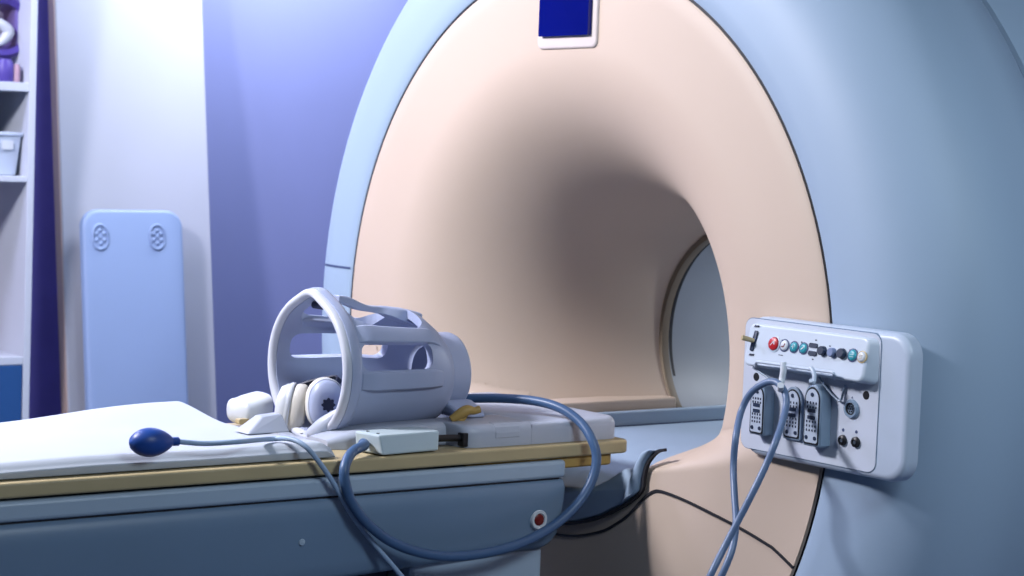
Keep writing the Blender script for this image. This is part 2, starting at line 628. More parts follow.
# lower cover: section that bellies out near the top and tucks in below
sec = [(HX - 0.012, 0.7015), (HX - 0.002, 0.7005), (HX + 0.004, 0.694), (HX + 0.009, 0.68), (HX + 0.009, 0.665), (HX + 0.005, 0.63), (HX - 0.003, 0.585), (HX - 0.008, 0.562), (HX - 0.016, 0.552), (HX - 0.03, 0.548)]
bm = NB()
rows = []
for y, dz, dx in ((Y0, -0.10, 0), (-0.7, -0.018, 0), (-0.26, 0, 0), (-0.215, 0, 0), (-0.195, 0.006, 0.001), (-0.178, 0.02, 0.003), (-0.170, 0.038, 0.006), (-0.167, 0.05, 0.012)):
    pts = []
    for x, z in sec:
        f = (0.7015 - z) / (0.7015 - 0.548)
        pts.append((x - dx, z + dz * f))
    row = [bm.verts.new((x, y, z)) for x, z in pts] + [bm.verts.new((-x, y, z)) for x, z in reversed(pts)]
    rows.append(row)
m = len(rows[0])
for A, B in zip(rows, rows[1:]):
    for k in range(m):
        bm.faces.new((A[k], A[(k + 1) % m], B[(k + 1) % m], B[k]))
bm.faces.new(rows[0]); bm.faces.new(rows[-1])
lower = link('lower_cover', bm, 'cover', table, angle=50)
# stop button and bolt cap on the side
p = at(538, 519.5, x=HX + 0.003)
bm = NB(); lathe(bm, [(0.0001, 0.004), (0.014, 0.004), (0.0145, 0.0065), (0.0195, 0.0065), (0.0215, 0.004), (0.022, -0.006)], 40, axis='x', c=p)
bt = link('button_ring', bm, 'white', table)
bm = NB(); lathe(bm, [(0.0001, 0.0075), (0.009, 0.007), (0.0125, 0.005), (0.013, 0.002)], 32, axis='x', c=p)
link('button', bm, 'darkred', bt)
p = at(301, 542, x=HX + 0.002)
bm = NB(); lathe(bm, [(0.0001, 0.006), (0.006, 0.005), (0.009, 0.001), (0.0095, -0.006)], 24, axis='x', c=p)
link('bolt_cap', bm, 'cover_lip', table)
# pedestal
bm = NB(); box(bm, -0.22, 0.25, -0.54, -0.198, 0.0, 0.55)
link('pedestal', bm, 'cover_lip', table, smooth=False, bevel=0.01, seg=3)
bm = NB(); box(bm, -0.2, 0.2, -2.6, -0.56, 0.0, 0.55)
link('undercarriage', bm, 'navy', table, smooth=False, bevel=0.01)

# ------------------------------------------------------------------ mattress
ZM = 0.808


def matt_end(x):
    t = (x + 0.255) / 0.51
    return -0.835 + 0.10 * t


def matt_top(u, v):     # u across -1..1, v along 0..1
    x = 0.258 * u
    e = matt_end(x)
    y = Y0 + 0.02 + (e - Y0 - 0.02) * v
    curl = 0.030 * sstep(-0.25, -1.0, u) * sstep(-1.35, -0.83, y)
    wav = 0.0025 * math.sin(7 * x + 5 * y) * math.sin(9 * y)
    drop = 0.016 * sstep(0.90, 1.0, abs(u)) ** 2
    dend = 0.012 * sstep(0.985, 1.0, v) ** 2 * sstep(-0.4, 0.6, u)
    return Vector((x, y, ZM + curl + wav - drop * (1 if u > 0 else 0.5) - dend))


def matt_bot(u, v):
    p = matt_top(u, v)
    x = p.x * 0.985
    curl = 0.030 * sstep(-0.25, -1.0, u) * sstep(-1.35, -0.83, p.y)
    return Vector((x, p.y, 0.778 + curl * 0.9))


bm = NB()
grid_solid(bm, [-1, -.99, -.97, -.94, -.9] + lerp(-.85, .85, 24) + [.9, .94, .97, .99, 1], lerp(0, .96, 70) + [.97, .98, .985, .99, .995, 1], matt_top, matt_bot)
mt = link('mattress', bm, 'sheet', None, angle=60, bevel=0.003)
tag(mt, 'thin white vinyl mattress with upturned far corner on the patient table', 'mattress')

# ------------------------------------------------------------------ head coil base plate
ZP = 0.824
base = thing('head_support', 'light grey moulded head support with a small flap under the head coil', 'head support', (0, -0.3, 0.776))


def base_section(hw, rc, zt):
    CRr = 0.156
    pts = [(-hw, 0.7765), (hw, 0.7765)]
    for k in range(6):
        a = PI / 2 * k / 5
        pts.append((hw - rc + rc * math.cos(a), zt - rc + rc * math.sin(a)))
    zc = 0.93
    x0 = math.sqrt(max(0, CRr ** 2 - (zc - zt) ** 2))
    for k in range(11):
        x = x0 - 2 * x0 * k / 10
        pts.append((x, max(0.7795, zc - math.sqrt(CRr ** 2 - x * x))))
    for k in range(6):
        a = PI / 2 + PI / 2 * k / 5
        pts.append((-hw + rc + rc * math.cos(a), zt - rc + rc * math.sin(a)))
    return pts


bm = NB()
stations = [(-0.69, 0.150, 0.010, 0.795), (-0.66, 0.165, 0.014, 0.806), (-0.62, 0.178, 0.018, 0.816), (-0.56, 0.182, 0.018, 0.821), (-0.418, 0.184, 0.018, 0.823), (-0.414, 0.222, 0.018, 0.823), (-0.408, 0.236, 0.018, 0.823), (-0.395, 0.246, 0.018, 0.823), (-0.375, 0.25, 0.018, 0.824), (-0.24, 0.25, 0.018, 0.824)]
rows = []
for y, hw, rc, zt in stations:
    rows.append([bm.verts.new((x, y, z)) for x, z in base_section(hw, rc, zt)])
m = len(rows[0])
for A, B in zip(rows, rows[1:]):
    for k in range(m):
        bm.faces.new((A[k], A[(k + 1) % m], B[(k + 1) % m], B[k]))
bm.faces.new(rows[0]); bm.faces.new(rows[-1])
# solid nose
bm2 = bm
nose = [(-0.245, -0.2405), (0.25, -0.2405)]
ob = link('base_body', bm, 'platform', base, angle=50)
bm = NB()
out = [(-0.25, -0.2395), (0.25, -0.2395)]
rc = 0.03
for k in range(7):
    a = PI / 2 * k / 6
    out.append((0.25 - rc + rc * math.cos(a), 0.006 - rc + rc * math.sin(a)))
for k in range(7):
    a = PI / 2 + PI / 2 * k / 6
    out.append((-0.25 + rc + rc * math.cos(a), 0.006 - rc + rc * math.sin(a)))
prism(bm, out, 0.7765, ZP, 'z', 0.018, es=5)
link('base_nose', bm, 'platform', base, angle=50)
# flap on the rounded edge
pa, pb = at(494, 427, x=0.243), at(518, 426, x=0.243)
bm = NB()
rows = []
for y in (pa.y, pb.y):
    rows.append([bm.verts.new((x, y, z)) for x, z in ((0.2515, 0.795), (0.2515, 0.806), (0.2475, 0.8175), (0.239, 0.824), (0.225, 0.8257), (0.22, 0.82), (0.24, 0.79))])
for k in range(7):
    bm.faces.new((rows[0][k], rows[0][(k + 1) % 7], rows[1][(k + 1) % 7], rows[1][k]))
bm.faces.new(rows[0]); bm.faces.new(rows[1])
link('flap', bm, 'platform', base, smooth=False, bevel=0.001)

# ------------------------------------------------------------------ head coil
ZK = 0.93
coil = thing('head_coil', 'lavender-grey birdcage head coil with open ring and slotted sides', 'head coil', (0, -0.45, 0.776))
KX = 1.06     # a little wider than tall


def coil_pt(r, y, a):
    zz = r * math.cos(a)
    if zz > 0:
        zz *= 1 - 0.14 * math.cos(a) * sstep(-0.64, -0.46, y)
    return Vector((r * KX * math.sin(a), y, ZK + zz - drop(y)))


def drop(y):
    return 0.022 * sstep(-0.44, -0.33, y)


def boolean(o, cutters):
    for c in cutters:
        md = o.modifiers.new('cut', 'BOOLEAN')
        md.operation = 'DIFFERENCE'
        md.solver = 'EXACT'
        md.object = c
    dg = bpy.context.evaluated_depsgraph_get()
    me = bpy.data.meshes.new_from_object(o.evaluated_get(dg))
    o.modifiers.clear()
    o.data = me
    for c in cutters:
        d = c.data
        bpy.data.objects.remove(c)
        bpy.data.meshes.remove(d)
    for p in me.polygons:
        p.use_smooth = True
    b2 = bmesh.new(); b2.from_mesh(me)
    for e in b2.edges:
        e.smooth = not (len(e.link_faces) == 2 and e.calc_face_angle(0) > math.radians(32))
    b2.to_mesh(me); b2.free()


outer = [(0.154, -0.648), (0.154, -0.60), (0.1535, -0.55), (0.153, -0.50), (0.152, -0.47), (0.149, -0.44), (0.141, -0.41), (0.127, -0.38), (0.110, -0.357), (0.097, -0.345), (0.089, -0.340)]
inner = [(r - 0.020, y - 0.004) for r, y in outer]
inner[0] = (0.136, -0.648)


def peak(a):
    aa = (a + PI) % (2 * PI) - PI
    return 0.011 * math.exp(-(aa / 0.24) ** 2)


bm = NB()
rows = []
NS = 160
prof = outer + inner[::-1]
for k in range(NS):
    a = 2 * PI * k / NS
    rows.append([bm.verts.new(coil_pt(r + peak(a) * (1 - sstep(-0.63, -0.58, y)), y, a)) for r, y in prof])
for k in range(NS):
    A, B = rows[k], rows[(k + 1) % NS]
    for i in range(len(prof)):
        j = (i + 1) % len(prof)
        bm.faces.new((A[i], A[j], B[j], B[i]))
housing = link('housing', bm, 'coil', coil)
cutters = []


def slot(a0, a1, y0, y1, r0=0.08, r1=0.22, rc=0.016, taper=0.0):
    """a rounded slot through the housing between angles a0..a1 (degrees from the top)"""
    w = math.radians(a1 - a0) * 0.156
    bmc = NB()
    am = math.radians((a0 + a1) / 2)
    pts = rr_poly(w, y1 - y0, min(rc, w / 2 - 0.001), 6)
    rad = Vector((math.sin(am) * KX, 0, math.cos(am))).normalized()
    tan = Vector((math.cos(am), 0, -math.sin(am)))
    lo, hi = [], []
    for s, d in pts:
        y = (y0 + y1) / 2 + d
        base_p = Vector((0, y, ZK))
        k = r1 / 0.156
        hi.append(bmc.verts.new(base_p + rad * r1 + tan * s * (1 + taper)))
        lo.append(bmc.verts.new(base_p + rad * r0 + tan * s * (1 - taper)))
    n = len(pts)
    for i in range(n):
        bmc.faces.new((lo[i], lo[(i + 1) % n], hi[(i + 1) % n], hi[i]))
    bmc.faces.new(lo); bmc.faces.new(hi)
    cutters.append(link('cutter', bmc, 'coil', None, smooth=False))


for s in (1, -1):
    for a0, a1, y0, y1, rc in ((66, 87, -0.618, -0.438 if s > 0 else -0.385, 0.02),):
        slot(min(s * a0, s * a1), max(s * a0, s * a1), y0, y1, rc=rc)
slot(-45, 45, -0.622, -0.428, 0.05, 0.24, rc=0.045)
boolean(housing, cutters)
housing.data.materials.clear(); housing.data.materials.append(M['coil'])


# side bars standing a little proud of the housing between the slots
def bar(name, a0, a1, y0, y1, proud, m='coil', bev=0.004):
    bm = NB()
    rows = []
    for y in lerp(y0, y1, 22):
        r = outer[-1][0]
        for (ra, ya), (rb, yb) in zip(outer, outer[1:]):
            if ya <= y <= yb:
                r = ra + (rb - ra) * (y - ya) / (yb - ya)
                break
        pr_ = proud * min(1, (y - y0) / 0.03 + 0.05, (y1 - y) / 0.03 + 0.05)
        A = [math.radians(q) for q in lerp(a0, a1, 8)]
        top = [bm.verts.new(coil_pt(r + pr_, y, a)) for a in A]
        bot = [bm.verts.new(coil_pt(r - 0.016, y, a)) for a in reversed(A)]
        rows.append(top + bot)
    m_ = len(rows[0])
    for P_, Q_ in zip(rows, rows[1:]):
        for k in range(m_):
            bm.faces.new((P_[k], P_[(k + 1) % m_], Q_[(k + 1) % m_], Q_[k]))
    bm.faces.new(rows[0]); bm.faces.new(rows[-1])
    return link(name, bm, m, coil, angle=35, bevel=bev)


for s in (1, -1):
    bar('bar', s * 50, s * 65, -0.625, -0.40, 0.007)
    bar('bar', s * 88, s * 102.5, -0.62, -0.40, 0.010)

bm = NB(); rows = []
for k in range(160):
    a = 2 * PI * k / 160
    rows.append([bm.verts.new(coil_pt(r + peak(a), y, a)) for r, y in ((0.150, -0.646), (0.158, -0.646), (0.159, -0.642), (0.159, -0.628), (0.157, -0.622), (0.150, -0.618))])
for k in range(160):
    A, B = rows[k], rows[(k + 1) % 160]
    for i in range(6):
        bm.faces.new((A[i], A[(i + 1) % 6], B[(i + 1) % 6], B[i]))
link('front_band', bm, 'coil', coil, angle=50)

# arched handle along the top
tp = catmull([(p.y, p.z, 0) for p in (at(a, b, x=0.02) for a, b in ((341, 295.5), (352, 297.5), (368.6, 305), (380, 306.5), (388, 306.8), (396, 307.5), (406, 309), (419, 312.5)))], 5)
bp_ = catmull([(p.y, p.z, 0) for p in (at(a, b, x=0.02) for a, b in ((341, 303), (350, 306), (361, 310.5), (372, 312.5), (382, 314), (390, 316), (401, 321), (418, 326)))], 5)
bm = NB()
rows = []
for i, (t_, b_) in enumerate(zip(tp, bp_)):
    w = 0.013 + 0.022 * sstep(0.45, 0.9, i / len(tp))
    rows.append([bm.verts.new(p) for p in ((-w, b_.x, b_.y), (-w, t_.x, t_.y - 0.003), (-w * .7, t_.x, t_.y), (w * .7, t_.x, t_.y), (w, t_.x, t_.y - 0.003), (w, b_.x, b_.y))])
for A, B in zip(rows, rows[1:]):
    for k in range(6):
        bm.faces.new((A[k], A[(k + 1) % 6], B[(k + 1) % 6], B[k]))
bm.faces.new(rows[0]); bm.faces.new(rows[-1])
link('handle', bm, 'coil', coil, angle=40, bevel=0.002)

# pale rim of the opening with a peak at the top
rp = [(0.1375, -0.646), (0.139, -0.655), (0.144, -0.661), (0.151, -0.661), (0.1555, -0.656), (0.1565, -0.646), (0.155, -0.640), (0.14, -0.640)]
bm = NB()
rows = []
for k in range(160):
    a = 2 * PI * k / 160
    rows.append([bm.verts.new(coil_pt(r + peak(a), y, a)) for r, y in rp])
for k in range(160):
    A, B = rows[k], rows[(k + 1) % 160]
    for i in range(len(rp)):
        j = (i + 1) % len(rp)
        bm.faces.new((A[i], A[j], B[j], B[i]))
link('opening_rim', bm, 'coil_light', coil, angle=60)
# navy block standing in for the dark gap under the peak
bm = NB(); prism(bm, [(a, ZK + 0.131 + b) for a, b in rr_poly(0.05, 0.015, 0.007)], -0.60, -0.636, 'y', 0.002)
link('peak_pocket', bm, 'navy', coil)
# rear collar
bm = NB(); lathe(bm, [(0.06, -0.35), (0.090, -0.346), (0.090, -0.296), (0.087, -0.289), (0.08, -0.286), (0.0001, -0.286)], 72, c=(0, 0, ZK - 0.023))
link('rear_collar', bm, 'coil', coil, angle=50)
# feet cradle beneath and yellow lock lever
bm = NB(); prism(bm, [(x, z) for x, z in ((-0.15, 0.8245), (0.15, 0.8245), (0.13, 0.842), (0.09, 0.856), (-0.09, 0.856), (-0.13, 0.842))], -0.36, -0.285, 'y')
link('foot_block', bm, 'coil', coil, smooth=False, bevel=0.008, seg=3)
bm = NB()
la, lb = at(451, 418, x=0.165), at(480, 409, x=0.185)
tube(bm, [la + Vector((0, 0, -0.004)), la.lerp(lb, 0.3) + Vector((0, 0, 0.002)), la.lerp(lb, 0.55) + Vector((0, 0, 0.006)), la.lerp(lb, 0.8), lb], lambda t: 0.008 + 0.004 * math.sin(PI * min(1, t * 1.3)), 10, 6)
lathe(bm, [(0.0001, -0.006), (0.013, -0.004), (0.014, 0.004), (0.0001, 0.006)], 20, axis='x', c=la.lerp(lb, 0.35))
link('lock_lever', bm, 'yellow', coil)

# ------------------------------------------------------------------ headphones inside the ring
hs = thing('headphones', 'white cushioned headphones with a dark flower vent resting inside the coil ring', 'headphones', tuple(at(310, 430, x=0.03)))


def cup(center, axis, roll, R, name_vent=True):
    ax = Vector(axis).normalized()
    u = ax.cross(Vector((0, 0, 1))).normalized()
    w = u.cross(ax)
    mtx = Matrix((( u.x, ax.x, w.x, center.x), (u.y, ax.y, w.y, center.y), (u.z, ax.z, w.z, center.z), (0, 0, 0, 1)))
    fn = lambda r, d, a: r * (1 + 0.16 * math.cos(2 * a))
    bm = NB(); lathe(bm, [(0.0001, 0.030), (R * .5, 0.029), (R * .82, 0.024), (R * .97, 0.012), (R, 0.0), (R * .95, -0.004), (0.0001, -0.004)], 48, fn=fn, mtx=mtx)
    shellc = link('ear_cup', bm, 'coil' if name_vent else 'white', hs, angle=50)
    bm = NB(); lathe(bm, [(R * .45, -0.004), (R * .92, -0.002), (R * 1.04, -0.012), (R * 1.06, -0.024), (R * .96, -0.036), (R * .72, -0.040), (R * .5, -0.032)], 48, fn=fn, closed=True, mtx=mtx)
    link('ear_cushion', bm, 'cream', hs, angle=60)
    bm = NB(); lathe(bm, [(R * 1.01, 0.006), (R * 1.05, 0.002), (R * 1.05, -0.004), (R * 1.0, -0.006)], 48, fn=fn, closed=True, mtx=mtx)
    link('trim_ring', bm, 'white', hs, angle=60)
    if name_vent:
        bm = NB()
        pts = []
        for k in range(64):
            a = 2 * PI * k / 64
            rr = 0.0135 * (1 + 0.14 * math.cos(8 * a))
            pts.append((rr * math.cos(a), rr * math.sin(a)))
        prism(bm, pts, 0.020, 0.0315, 'y', mtx=mtx)
        link('vent', bm, 'navy', shellc, smooth=False)
    return mtx


c1 = at(290, 408, y=-0.648)
c2 = at(326, 404, y=-0.612)
m1 = cup(c1, (-0.62, -0.72, 0.12), 0, 0.046, False)
m2 = cup(c2, (0.93, -0.36, 0.06), 0, 0.046)
bm = NB()
for off in (0.0,):
    top = (c1 + c2) / 2 + Vector((0.02, 0.05, 0.062))
    pts = catmull([c1 + Vector((-0.004, 0.012, 0.03)), c1 + Vector((0.0, 0.035, 0.050)), top, c2 + Vector((0.0, 0.03, 0.050)), c2 + Vector((0.004, 0.012, 0.032))], 8)
    ribbon(bm, pts, 0.013, lambda p: (p - (c1 + c2) / 2).normalized(), 0.002)
link('headband', bm, 'navy', hs, angle=60)

# folded pad lying at the bottom of the ring
bm = NB()
pa = at(332, 428, x=0.10)
pts = [at(303, 440, y=-0.672), at(316, 434, y=-0.662), at(328, 424, y=-0.65), at(340, 412, y=-0.635)]
tube(bm, pts, lambda t: 0.010 + 0.012 * math.sin(PI * t), 14, 8)
for v in bm.verts:
    v.co.z = max(v.co.z, 0.792)
pd = link('cushion_pad', bm, 'platform', None, angle=60)
tag(pd, 'pale grey tapered cushion in front of the headphones at the ring bottom', 'cushion')

# ------------------------------------------------------------------ white pads beside the coil
pp = at(250, 436, z=0.806)
pad = thing('positioning_pad', 'white rounded head pad left of the coil ring on the mattress end', 'pad', tuple(pp))
q0, q1 = at(238, 408, x=-0.20), at(262, 400, x=-0.20)
bm = NB()
rows = []
ctr = catmull([(q0.x, q0.y - 0.012, 0.812), (q0.x, q0.y + 0.01, 0.814), (q0.x, (q0.y + q1.y) / 2, 0.820), (q1.x, q1.y, 0.826)], 6)
for i, p in enumerate(ctr):
    t = i / (len(ctr) - 1)
    s = min(1, math.sqrt(max(0.06, 1 - (1 - min(1, t / 0.22)) ** 2)))
    rows.append([bm.verts.new((p.x + a * 1.0, p.y, p.z + b)) for a, b in [(0.05 * s * math.copysign(abs(math.cos(k * PI / 12)) ** .6, math.cos(k * PI / 12)), 0.027 * s * math.copysign(abs(math.sin(k * PI / 12)) ** .7, math.sin(k * PI / 12))) for k in range(24)]])
for A, B in zip(rows, rows[1:]):
    for k in range(24):
        bm.faces.new((A[k], A[(k + 1) % 24], B[(k + 1) % 24], B[k]))
bm.faces.new(rows[0]); bm.faces.new(rows[-1])
link('pad_body', bm, 'white', pad, angle=60)
bm = NB(); prism(bm, [(q0.y - 0.012 + a, 0.797 + b) for a, b in rr_poly(0.026, 0.012, 0.004)], q0.x + 0.035, q0.x + 0.053, 'x')
link('corner_tab', bm, 'rail', pad, smooth=False)

w0 = at(262, 432, z=0.808)
bm = NB()
v = [w0 + Vector(d) for d in ((0.03, -0.05, 0.001), (0.03, 0.05, 0.001), (-0.03, 0.05, 0.001), (-0.03, -0.05, 0.001), (0.0, 0.045, 0.036), (-0.03, 0.045, 0.036), (0.0, 0.0, 0.032), (-0.03, 0.0, 0.032))]
V = [bm.verts.new(p) for p in v]
for f in ((0, 1, 2, 3), (0, 6, 4, 1), (1, 4, 5, 2), (2, 5, 7, 3), (3, 7, 6, 0), (6, 7, 5, 4)):
    bm.faces.new([V[i] for i in f])
wd = link('foam_wedge', bm, 'platform', None, smooth=False, bevel=0.003)
tag(wd, 'small pale grey foam wedge between the white pad and the coil ring', 'wedge')

# ------------------------------------------------------------------ squeeze bulb with air tube
bp = at(152, 456, z=0.809)
call = thing('squeeze_bulb', 'navy blue rubber squeeze bulb with thin pale tube on the mattress', 'squeeze bulb', tuple(bp))
bl, br_ = at(130, 446, x=bp.x), at(176, 444.5, x=bp.x)
ax = (br_ - bl).normalized()
L = (br_ - bl).length
bc = bp + Vector((0, 0, 0.026))
u = ax.cross(Vector((0, 0, 1))).normalized(); w = u.cross(ax)
mtx = Matrix(((u.x, ax.x, w.x, bc.x), (u.y, ax.y, w.y, bc.y), (u.z, ax.z, w.z, bc.z), (0, 0, 0, 1)))
bm = NB()
pr_ = [(0.0001, -L / 2)]
for k in range(1, 20):
    t = k / 20
    r = 0.0275 * math.sin(PI * t ** 0.86) ** 0.62
    pr_.append((max(r, 0.008 if t > .8 else 0.002), -L / 2 + L * t * 0.98))
pr_ += [(0.0085, L / 2 - 0.004), (0.0085, L / 2 + 0.006), (0.006, L / 2 + 0.008), (0.0001, L / 2 + 0.008)]
lathe(bm, pr_, 40, mtx=mtx)
link('bulb', bm, 'bulb', call, angle=60)
bm = NB()
e0 = bc + ax * (L / 2 + 0.004)
pts = [e0, at(205, 443.5, x=bp.x + 0.005), at(240, 441.5, x=bp.x + 0.02), at(270, 439, x=0.215), at(290, 439, x=0.255), at(306, 447, x=0.29), at(322, 466, x=0.302), at(337, 489, x=0.304), at(352, 515, x=0.304), at(375, 545, x=0.304), at(402, 577, x=0.31), at(430, 615, x=0.31)]
pts += [Vector((0.31, pts[-1].y + 0.08, 0.22)), Vector((0.32, pts[-1].y + 0.1, 0.03)), Vector((0.42, pts[-1].y + 0.0, 0.008)), Vector((0.6, pts[-1].y - 0.2, 0.008))]
tube(bm, pts, 0.0052, 12, 10)
link('air_tube', bm, 'cable_pale', call, angle=80)

# ------------------------------------------------------------------ coil cable with junction box
cab = thing('coil_cable', 'thick blue-grey coil cable looping off the table edge to a small box', 'cable', tuple(at(405, 450, x=0.24)))
jy0, jy1 = at(372, 450, x=0.26).y, at(438, 452, x=0.26).y
bm = NB()
ang = Matrix.Translation((0.228, (jy0 + jy1) / 2, 0.779)) @ Matrix.Rotation(math.radians(5), 4, 'Z')
ln = (jy1 - jy0) / 2
V = []
for y, top in ((-ln + 0.008, 0), (-ln, 0.8), (-ln + 0.002, 1), (ln, 1), (ln - 0.006, 0)):
    pass
lo = [bm.verts.new(ang @ Vector(p)) for p in ((0.042, -ln + 0.012, 0), (0.042, ln - 0.004, 0), (-0.042, ln - 0.004, 0), (-0.042, -ln + 0.006, 0))]
hi = [bm.verts.new(ang @ Vector(p)) for p in ((0.038, -ln + 0.004, 0.041), (0.038, ln, 0.041), (-0.038, ln, 0.041), (-0.038, -ln, 0.041))]
for k in range(4):
    bm.faces.new((lo[k], lo[(k + 1) % 4], hi[(k + 1) % 4], hi[k]))
bm.faces.new(lo); bm.faces.new(hi)
jb = link('junction_box', bm, 'jbox', cab, smooth=False, bevel=0.004)
for dx in (0.016, -0.018):
    bm = NB(); lathe(bm, [(0.0001, 0.001), (0.0035, 0.001), (0.0035, -0.002)], 12, axis='z', c=(0, 0, 0.0412), mtx=ang @ Matrix.Translation((dx, -ln + 0.018, 0)))
    link('box_screw', bm, 'black', jb)
bm = NB()
s0 = Vector((0.02, -0.225, 0.885))
pts = [at(463, 398.5, x=0.0), at(478, 398.3, x=0.025), at(505, 398.5, x=0.08), at(535, 401, x=0.15), at(560, 408, x=0.215), at(580, 422, x=0.27), at(592, 440, x=0.31), at(596.5, 458, x=0.325), at(592, 480, x=0.33), at(578, 503, x=0.33), at(553, 526, x=0.33), at(520, 543.5, x=0.33), at(485, 553, x=0.33), at(450, 556.5, x=0.328), at(420, 552.5, x=0.325), at(392, 542, x=0.322), at(368, 524, x=0.32), at(352, 503, x=0.318), at(345, 482, x=0.315), at(345, 466, x=0.308), at(352, 452.5, x=0.285), at(364, 445.5, x=0.25), ang @ Vector((-0.004, -ln - 0.004, 0.02))]
tube(bm, pts, 0.0105, 16, 10)
link('cable', bm, 'cable', cab, angle=80)
bm = NB()
tube(bm, [ang @ Vector((0.01, ln + 0.004, 0.02)), at(450, 438, x=0.228), at(461, 438, x=0.228)], 0.0075, 12, 6)
pe = at(462, 441, x=0.228)
box(bm, pe.x - 0.012, pe.x + 0.014, pe.y - 0.007, pe.y + 0.007, 0.779, 0.808)
link('cable_plug', bm, 'black', cab, angle=35, bevel=0.002)

# ------------------------------------------------------------------ connector panel on the scanner front
YF = -0.038       # front plate
cp = thing('connector_panel', 'pale blue coil connector panel mounted across the right side of the scanner face', 'connector panel', (0.93, -0.02, 0.95))
tl, tr_, bl_, br2 = at(748, 314, y=YF), at(920, 338, y=YF), at(741, 455, y=YF), at(900, 480, y=YF)
x0, x1 = at(743, 390, y=YF).x, at(915, 400, y=-0.02).x
z0, z1 = at(820, 468.5, y=YF).z, at(820, 324, y=YF).z
PXC, PZC, PW, PH = (x0 + x1) / 2, (z0 + z1) / 2, x1 - x0, z1 - z0
print('panel', x0, x1, z0, z1)
bm = NB()
o1 = [(PXC + a, PZC + b) for a, b in rr_poly(PW, PH, 0.045, 8)]
prism(bm, o1, -0.004, YF, 'y', 0.014, es=7)
link('panel_housing', bm, 'panel', cp, angle=50)


def pz(px, py, y=YF):
    p = at(px, py, y=y)
    return p.x, p.z


def c6(cx, cy, y=YF):
    return pz(720 + cx / 3.032, 300 + cy / 3.032, y)


# inset plate with thin groove
xa, za = c6(84, 62); xb, zb = c6(488, 505)
plx0, plx1 = c6(72, 260)[0], c6(482, 300)[0]
plz1, plz0 = c6(280, 78)[1], c6(280, 487)[1]
o2 = [((plx0 + plx1) / 2 + a, (plz0 + plz1) / 2 + b) for a, b in rr_poly(plx1 - plx0, plz1 - plz0, 0.02, 6)]
bm = NB(); prism(bm, [((plx0 + plx1) / 2 + a, (plz0 + plz1) / 2 + b) for a, b in rr_poly(plx1 - plx0 + 0.003, plz1 - plz0 + 0.003, 0.021, 6)], YF + 0.004, YF - 0.0006, 'y')
link('plate_groove', bm, 'cover', cp, smooth=False)
bm = NB(); prism(bm, o2, YF + 0.004, YF - 0.0018, 'y')
link('panel_plate', bm, 'panel_face', cp, smooth=False)
YP = YF - 0.0018
# control bar: a wedge that stands out further along its lower edge
YB0, YB1 = YF - 0.014, YF - 0.030
bx0, bx1 = c6(72, 130, YB1)[0], c6(450, 180, YB0)[0]
bz1, bz0 = c6(270, 92, YB0)[1], c6(270, 226, YB1)[1]
print('bar', bx0, bx1, bz0, bz1, 'plate', plx0, plx1, plz0, plz1)
bm = NB()
o3 = [((bx0 + bx1) / 2 + a, (bz0 + bz1) / 2 + b) for a, b in rr_poly(bx1 - bx0, bz1 - bz0, 0.014, 5)]


def ybar(z):
    t = (bz1 - z) / (bz1 - bz0)
    return YB0 + (YB1 - YB0) * t


fr = [bm.verts.new((x, ybar(z), z)) for x, z in o3]
bk = [bm.verts.new((x + (0.018 if x > (bx0 + bx1) / 2 else 0), YP + 0.002, z - (0.012 if z < (bz0 + bz1) / 2 else 0) * 0.5)) for x, z in o3]
n = len(o3)
for i in range(n):
    bm.faces.new((fr[i], fr[(i + 1) % n], bk[(i + 1) % n], bk[i]))
bm.faces.new(fr); bm.faces.new(bk)
link('control_bar', bm, 'panel_bar', cp, angle=35, bevel=0.004, seg=3)
tilt = math.atan2(YB0 - YB1, bz1 - bz0)


def bar_disc(cx, cy, prof, m, name, seg=28, parent=None):
    x, z = c6(cx, cy, (YB0 + YB1) / 2)
    mt_ = Matrix.Translation((x, ybar(z), z)) @ Matrix.Rotation(-tilt, 4, 'X')
    bm = NB(); lathe(bm, [(r, -d) for r, d in prof], seg, mtx=mt_)
    return link(name, bm, m, parent or cp, angle=40), mt_


def button(cx, cy, R, m, ringm='seam_blue', dome=0.004):
    b, mt_ = bar_disc(cx, cy, [(0.0001, dome), (R * .6, dome), (R * .9, dome * .7), (R, 0.001), (R, -0.002)], m, 'button')
    bar_disc(cx, cy, [(R * 1.22, -0.002), (R * 1.22, 0.0012), (R * 1.0, 0.0016), (R * 1.0, -0.002)], ringm, 'button_ring', parent=b)
    return b, mt_


def glyph(mt_, segs, m='navy', d=0.0046, w=0.0012, parent=None, name='symbol'):
    bm = NB()
    for (ax_, az_), (bx_, bz_) in segs:
        p, q = Vector((ax_, 0, az_)), Vector((bx_, 0, bz_))
        t = (q - p).normalized()
        nn = Vector((-t.z, 0, t.x)) * w / 2
        vs = [p + nn, q + nn, q - nn, p - nn]
        f = [bm.verts.new(mt_ @ (v + Vector((0, -d, 0)))) for v in vs]
        g = [bm.verts.new(mt_ @ (v + Vector((0, -d + 0.003, 0)))) for v in vs]
        bm.faces.new(f); bm.faces.new(g)
        for i in range(4):
            bm.faces.new((f[i], f[(i + 1) % 4], g[(i + 1) % 4], g[i]))
    return link(name, bm, m, parent or cp, smooth=False)


